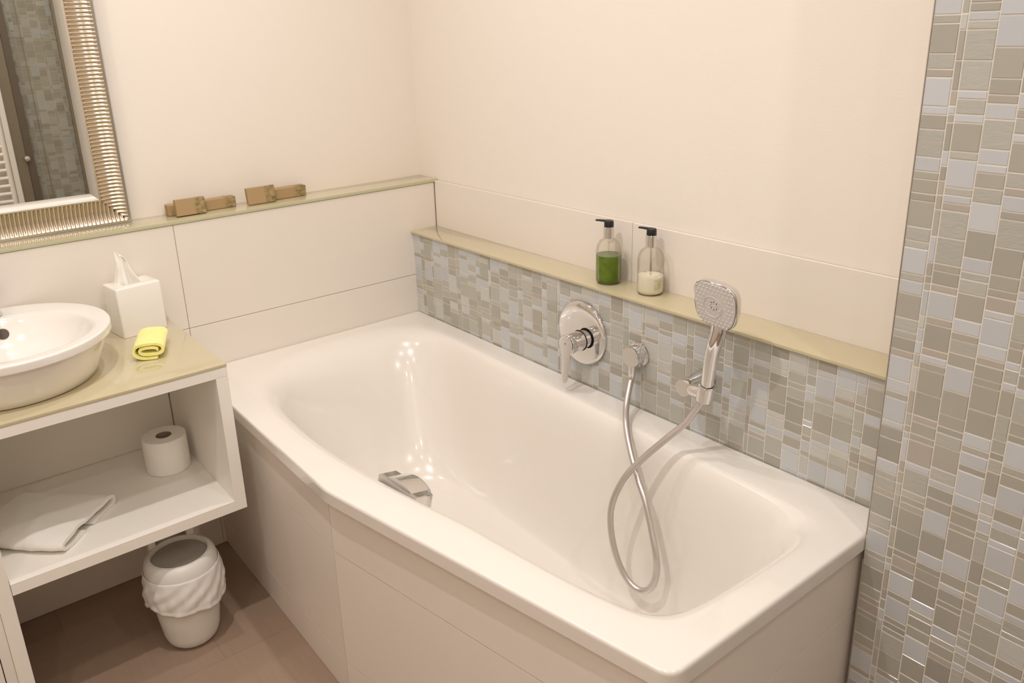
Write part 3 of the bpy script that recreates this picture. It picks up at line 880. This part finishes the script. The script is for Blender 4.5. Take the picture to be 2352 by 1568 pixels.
# ------------------------------------------------------------------ bath mixer
mx = thing('bath_mixer', 'round chrome lever mixer on the mosaic above the bathtub', 'mixer tap', (0.0, 0.809, 0.144))
bm = B(); lathe(bm, [(0.0860, 0.0), (.0868, .004), (.0860, .0072), (.0835, .0092), (.078, .0103), (.055, .0113), (.030, .0117), (0, .0117)], (0.0004, 0.809, 0.144), axis=(1, 0, 0), seg=96)
build('wall_plate', bm, M['chrome'], mx, smooth=60)
MZ = 0.131
bm = B(); lathe(bm, [(0.0235, 0.0), (.0235, .012), (0, .012)], (0.011, 0.809 + .012, MZ), axis=(1, 0, 0), seg=56)
build('sleeve', bm, M['chrome'], mx)
bm = B(); lathe(bm, [(0.0, .0), (.0274, 0.0), (.0280, .0012), (.0274, .0024), (0, .0024)], (0.0225, 0.821, MZ), axis=(1, 0, 0), seg=56)
build('seal_ring', bm, M['rubber'], mx)
bm = B(); lathe(bm, [(0.0, .0), (.0262, 0.0), (.0266, .001), (.0264, .0440), (.0250, .0455), (0, .0460)], (0.0252, 0.821, MZ), axis=(1, 0, 0), seg=56)
hd = build('handle_body', bm, M['chrome'], mx, smooth=40)
bm = B()
# flat lever: teardrop paddle hanging down from the end face
rows = []
for t in [k / 30 for k in range(31)]:
    z = MZ + 0.0252 - t * 0.128
    dz = z - MZ
    disc = math.sqrt(max(0.0252 ** 2 - dz * dz, 0.0)) if dz > -0.0252 else 0.0
    pad = 0.0118 + 0.0085 * max(0.0, 1 + (dz + 0.012) / 0.05) ** 2 if dz < -0.012 else 0.0
    wdt = max(disc, min(pad, 0.0225) if dz < -0.012 else 0.0, 0.004)
    if t > 0.94: wdt *= 1 - ((t - 0.94) / 0.06) ** 2 * 0.55
    xo = 0.0735 + 0.004 * max(0, t - .3) + 0.004 * t * t; th = 0.0055 - 0.002 * t
    row = []
    for a in range(20):
        an = 2 * PI * a / 20
        c, s = math.cos(an), math.sin(an)
        row.append(Vector((xo + th * 0.5 * math.copysign(abs(s) ** .6, s), 0.821 + wdt * math.copysign(abs(c) ** .6, c), z)))
    rows.append(row)
loft(bm, rows, True, True, True)
build('lever', bm, M['chrome'], mx, smooth=50)
bm = B(); lathe(bm, [(0.0, .0006), (.0022, .0005), (.0024, 0)], (0.0767, 0.821, MZ + .004), axis=(1, 0, 0), seg=16)
build('temperature_dot', bm, mat('red_blue_dot', (0.42, 0.25, 0.26), 0.4), mx)['label'] = 'small reddish temperature dot'

# ------------------------------------------------------------------ wall elbow + hose + handset + holder
el = thing('hose_outlet', 'short round chrome hose outlet on the mosaic between mixer and shower holder', 'outlet', (0.0, 1.008, 0.143))
bm = B(); lathe(bm, [(0.0, 0.0), (.0300, .0), (.0310, .002), (.0300, .0045), (.0262, .0050), (.0258, .0052), (.0258, .0330), (.0248, .0345), (0, .0348)], (0.0004, 1.006, 0.142), axis=(1, 0, 0), seg=64)
build('outlet_body', bm, M['chrome'], el, smooth=40)
bm = B(); lathe(bm, [(0.0, .001), (.0078, .0), (.0088, .002), (.0094, .030), (.0, .030)], (0.0245, 1.0045, 0.0895), seg=28)
build('hose_nipple', bm, M['chrome'], el)

hz = [(0.0245, 1.0045, 0.0905), (0.030, 1.005, 0.074), (0.070, 1.0306, 0.0355), (0.110, 1.0679, 0.0118), (0.146, 1.1166, -0.0255), (0.168, 1.1610, -0.0708),
      (0.18, 1.1944, -0.1057), (0.19, 1.2218, -0.1553), (0.2, 1.2464, -0.2055), (0.2, 1.2505, -0.2489), (0.205, 1.2461, -0.286), (0.21, 1.2256, -0.3131), (0.215, 1.1971, -0.3144),
      (0.22, 1.1673, -0.2886), (0.225, 1.145, -0.237), (0.225, 1.1316, -0.174), (0.22, 1.1341, -0.1177), (0.2, 1.1513, -0.0561), (0.17, 1.1796, -0.0059), (0.14, 1.2142, 0.0425),
      (0.115, 1.24, 0.0787), (0.095, 1.2571, 0.1169), (0.0870, 1.2690, 0.1420)]
hpts = cr(hz, 24)
bm = B()
ntot = len(hpts)
tube(bm, hpts, 0.0062, 16, rfun=lambda s: 0.0075 + 0.00018 * math.sin(s * 1500))
tag(build('shower_hose', bm, M['chrome_soft'], smooth=60), 'silver flexible shower hose looping down into the bathtub', 'hose')

ho = thing('shower_holder', 'chrome wall holder gripping the handset, on the mosaic', 'shower holder', (0.0, 1.205, 0.132))
bm = B(); lathe(bm, [(0.0, 0.0), (.0265, .0), (.0265, .004), (.0225, .030), (.0205, .055), (.0200, .0740), (.0190, .0765), (0, .0768)], (0.0004, 1.2050, 0.1400), axis=(1, -0.055, 0.0), seg=56)
build('wall_mount', bm, M['chrome'], ho, smooth=40)
bm = B(); lathe(bm, [(0.0, 0.0), (.0125, .0), (.0140, .004), (.0145, .036), (.0, .037)], (0.0700, 1.2200, 0.1420), axis=(0.06, 1, .12), seg=40)
build('swivel_arm', bm, M['chrome'], ho, smooth=40)
hs_a = Vector((0.0868, 1.2700, 0.1420)); hs_b = Vector((0.1000, 1.3050, 0.3080))
hdir = (hs_b - hs_a).normalized()
bm = B()
u, v, a = frame_from(hdir)
loops = []
for r, h in ((.0150, -.004), (.0178, -.002), (.0185, .018), (.0180, .034), (.0142, .036), (.0142, -.004), (.0150, -.004)):
    loops.append([hs_a + a * h + (u * math.cos(2 * PI * k / 40) + v * math.sin(2 * PI * k / 40)) * r for k in range(40)])
loft(bm, loops, True)
build('cone_grip', bm, M['chrome'], ho, smooth=40)

sh = thing('hand_shower', 'chrome hand shower with square grey spray face, resting in its wall holder', 'shower head', tuple(hs_a))
bm = B()
hp = cr([hs_a + hdir * -0.004, hs_a + hdir * 0.03, hs_a + hdir * 0.08 + Vector((0.004, 0, 0)), hs_a + hdir * 0.13 + Vector((0.005, 0, 0)), hs_b + Vector((-0.002, 0, 0)), hs_b + Vector((-0.006, 0.0, 0.03))], 8)
def hr(s):
    return 0.0108 + 0.0042 * min(1, s / 0.45) + 0.0030 * max(0, (s - .55)) * 2.2
tube(bm, hp, 0.012, 28, rfun=hr)
build('handle', bm, M['chrome'], sh, smooth=60)
# head: rounded square, normal n
nn = Vector((0.985, -0.02, -0.17)).normalized()
upv = (Vector((0, 0.07, 1)) - nn * Vector((0, 0.07, 1)).dot(nn)).normalized(); sd = upv.cross(nn).normalized()
hc = Vector((0.1180, 1.3085, 0.3705))
def head_loop(sc, dep, n=72, extra=0.0):
    out = []
    for k in range(n):
        an = 2 * PI * k / n; c, s = math.cos(an), math.sin(an)
        e = 0.50
        x = 0.0535 * math.copysign(abs(c) ** e, c); y = 0.0500 * math.copysign(abs(s) ** e, s)
        if y < 0: x *= 1 + 0.16 * (y / 0.052)         # narrows towards the handle
        if y > 0: y *= 1 - 0.05 * abs(x / 0.0535) ** 2
        out.append(hc + sd * x * sc + upv * y * sc + nn * dep)
    return out
bm = B()
loft(bm, [head_loop(.02, -.030), head_loop(.35, -.0295), head_loop(.62, -.0275), head_loop(.80, -.0235), head_loop(.91, -.0175), head_loop(.975, -.0105), head_loop(.995, -.004), head_loop(1.0, 0.0), head_loop(.99, .0022), head_loop(.975, .003), head_loop(.955, .0024), head_loop(.94, .0012)], True, True, True)
hdm = build('shower_head', bm, M['chrome'], sh, smooth=60)
bm = B()
loft(bm, [head_loop(.945, .0005), head_loop(.94, .0030), head_loop(.925, .0038), head_loop(.5, .0046), head_loop(.02, .005)], True, True, True)
lathe(bm, [(.0215, .0042), (.0220, .0056), (.0228, .0056), (.0233, .0040)], hc - upv * 0.004 - sd * 0.004, axis=nn, seg=48)
for f in bm.faces: f.material_index = 0
sp = build('spray_face', bm, M['greyface'], hdm, smooth=30); sp['label'] = 'grey spray face with many nozzles'
bm = B()
for j in range(-5, 6):
    for i in range(-5, 6):
        x = i * 0.0088 + (0.0044 if j % 2 else 0); y = j * 0.0086
        rr = math.hypot(x, y)
        if max(abs(x) / 0.0475, abs(y) / 0.047) > 1 or (0.019 < rr < 0.0255) : continue
        if y < 0 and abs(x) > 0.0475 * (1 + .16 * y / .052) - .003: continue
        p = hc + sd * x + upv * y + nn * 0.0040
        lathe(bm, [(0, .0017), (.0011, .0016), (.0017, .0008), (.0021, 0)], p, axis=nn, seg=8)
nz_ = build('nozzles', bm, M['nub'], hdm, smooth=50); nz_['kind'] = 'stuff'
bm = B()
for k in range(8):
    an = 2 * PI * k / 8
    p = hc + sd * (0.0085 * math.cos(an)) + upv * (0.0085 * math.sin(an)) + nn * 0.0049
    lathe(bm, [(0, .0008), (.0011, .0007), (.0012, 0)], p, axis=nn, seg=8)
dn = build('jet_holes', bm, M['darkslot'], hdm); dn['kind'] = 'stuff'

# ------------------------------------------------------------------ the end of the room seen in the mirror
sd_ = thing('shower_door', 'glass shower door with taupe metal profiles against the mosaic, seen in the mirror', 'shower door', (0.45, YN - 0.06, FL))
def prof_bar(x0, x1, y0, y1, m, z0=FL, z1=1.45, nm='door_profile'):
    bm = B(); box(bm, x0, x1, y0, y1, z0, z1, 0.002, 1); return build(nm, bm, m, sd_)
prof_bar(0.622, 0.677, YN - 0.075, YN - 0.045, M['taupe'])
prof_bar(0.583, 0.6215, YN - 0.070, YN - 0.050, M['taupedark'])
prof_bar(0.300, 0.343, YN - 0.072, YN - 0.048, M['taupe'])
bm = B(); box(bm, 0.343, 0.583, YN - 0.063, YN - 0.057, FL + 0.01, 1.44); build('glass_pane', bm, M['doorglass'], sd_, smooth=0)
bm = B(); box(bm, 0.520, 0.5235, YN - 0.066, YN - 0.055, FL + 0.01, 1.44); build('door_seal', bm, M['taupe'], sd_, smooth=0)
for x in (0.622, 0.322):
    bm = B(); lathe(bm, [(0.0, .030), (.014, .028), (.017, .020), (.014, .010), (.006, .006), (.006, 0)], (x, YN - 0.0745, 0.285), axis=(0, -1, 0), seg=28)
    build('door_knob', bm, M['chrome'], sd_)
bm = B(); box(bm, 0.679, 0.708, YN - 0.09, YN - 0.001, FL, 1.45, 0.002, 1); struct('trim_5', bm, M['doorwhite'], 0)
# plain painted boards beyond the shower
bm = B(); box(bm, 0.709, XN - 0.001, YN - 0.03, YN - 0.001, FL, CE); struct('trim_6', bm, M['plaster'], 0)
rad = thing('towel_radiator', 'white tubular towel radiator seen at the edge of the mirror', 'radiator', (0.96, YN - 0.09, FL + 0.45))
for x in (0.725, 1.195):
    bm = B(); tube(bm, [(x, YN - 0.085, -0.16), (x, YN - 0.085, 0.62)], 0.014, 16); build('upright_tube', bm, M['doorwhite'], rad)
for k in range(17):
    z = -0.12 + k * 0.044
    bm = B(); tube(bm, [(0.728, YN - 0.085, z), (1.192, YN - 0.085, z)], 0.011, 12); build('cross_tube', bm, M['doorwhite'], rad)
for x in (0.80, 1.12):
    bm = B(); tube(bm, [(x, YN - 0.094, 0.2), (x, YN - 0.0295, 0.2)], 0.008, 10); build('wall_bracket', bm, M['doorwhite'], rad)

# ------------------------------------------------------------------ ceiling downlights
LAMPS = [(1.18, 0.18), (0.55, 0.55), (0.55, 1.45), (1.20, 1.10), (1.30, 2.00), (0.50, 2.38), (1.90, 1.50), (1.95, 2.70), (1.30, 2.75)]  # lamps from the shower corner onwards are unseen, added as fill light
POW = [2.6, 5.0, 2.6, 10.8, 1.5, 4.6, 3.4, 4.5, 2.2]
WHERE = ['above the washbasin', 'above the far end of the bathtub', 'above the near end of the bathtub', 'in front of the vanity',
         'above the open floor', 'above the shower corner, unseen, added to brighten the mirrored wall', 'near the wall behind the viewer, added as unseen fill light', 'in the corner behind the viewer, unseen, added to fill the vanity niche', 'beside the radiator, unseen, added to fill the vanity niche']
for (x, y), pw, wh in zip(LAMPS, POW, WHERE):
    t = thing('ceiling_downlight', 'round recessed warm ceiling downlight ' + wh, 'downlight', (x, y, CE), 'ceiling downlights')
    bm = B(); lathe(bm, [(.046, -.0002), (.046, -.004), (.040, -.006), (.034, -.003), (.034, -.0002)], (x, y, CE), seg=40); build('trim_ring', bm, M['chrome'], t)
    bm = B(); lathe(bm, [(0, -.0010), (.033, -.0010), (.033, -.0004)], (x, y, CE), seg=40); build('lamp_lens', bm, M['lamp'], t)
    ld = bpy.data.lights.new('downlight_beam', 'AREA'); ld.shape = 'DISK'; ld.size = 0.045; ld.energy = pw; ld.color = (1.0, 0.957, 0.933)
    ld.spread = math.radians(165)
    lo = bpy.data.objects.new('downlight_beam', ld); lo.location = (x, y, CE + Z0 - 0.012); C.objects.link(lo)

w = bpy.data.worlds.new('room_dark'); bpy.context.scene.world = w; w.use_nodes = True
w.node_tree.nodes['Background'].inputs[0].default_value = (1, 0.9, 0.8, 1); w.node_tree.nodes['Background'].inputs[1].default_value = 0.02

# ------------------------------------------------------------------ camera
cam = bpy.data.cameras.new('camera'); co = bpy.data.objects.new('camera', cam); C.objects.link(co)
Rr = Vector((-0.783962811325902, 0.6199614074378377, -0.03240623004429098))
Dn = Vector((0.22162891931954107, 0.23073350752181723, -0.9474400617600733))
Fw = Vector((-0.5798990710280889, -0.74993993212415, -0.3182878659741597))
m3 = Matrix((Rr, -Dn, -Fw)).transposed()
co.matrix_world = Matrix.Translation(Vector((1.3980970, 2.2599800, 0.9082533 + Z0))) @ m3.to_4x4()
cam.sensor_fit = 'HORIZONTAL'; cam.sensor_width = 36.0
cam.lens = 1878.4569 / 2352 * 36.0
cam.shift_x = (1176 - 1145.7952) / 2352.0
cam.shift_y = (692.9531 - 784) / 2352.0
cam.clip_start = 0.02
bpy.context.scene.camera = co

sc = bpy.context.scene
for o in sc.objects:
    if '_base' in o: del o['_base']
sc.view_settings.view_transform = 'Standard'; sc.view_settings.look = 'None'
sc.view_settings.exposure = 0.07; sc.view_settings.gamma = 1.0; sc.view_settings.use_curve_mapping = False
sc.cycles.max_bounces = 14; sc.cycles.diffuse_bounces = 8; sc.cycles.glossy_bounces = 6; sc.cycles.transmission_bounces = 12
sc.cycles.caustics_reflective = False; sc.cycles.caustics_refractive = False
sc.cycles.use_denoising = True
sc.cycles.sample_clamp_indirect = 6.0
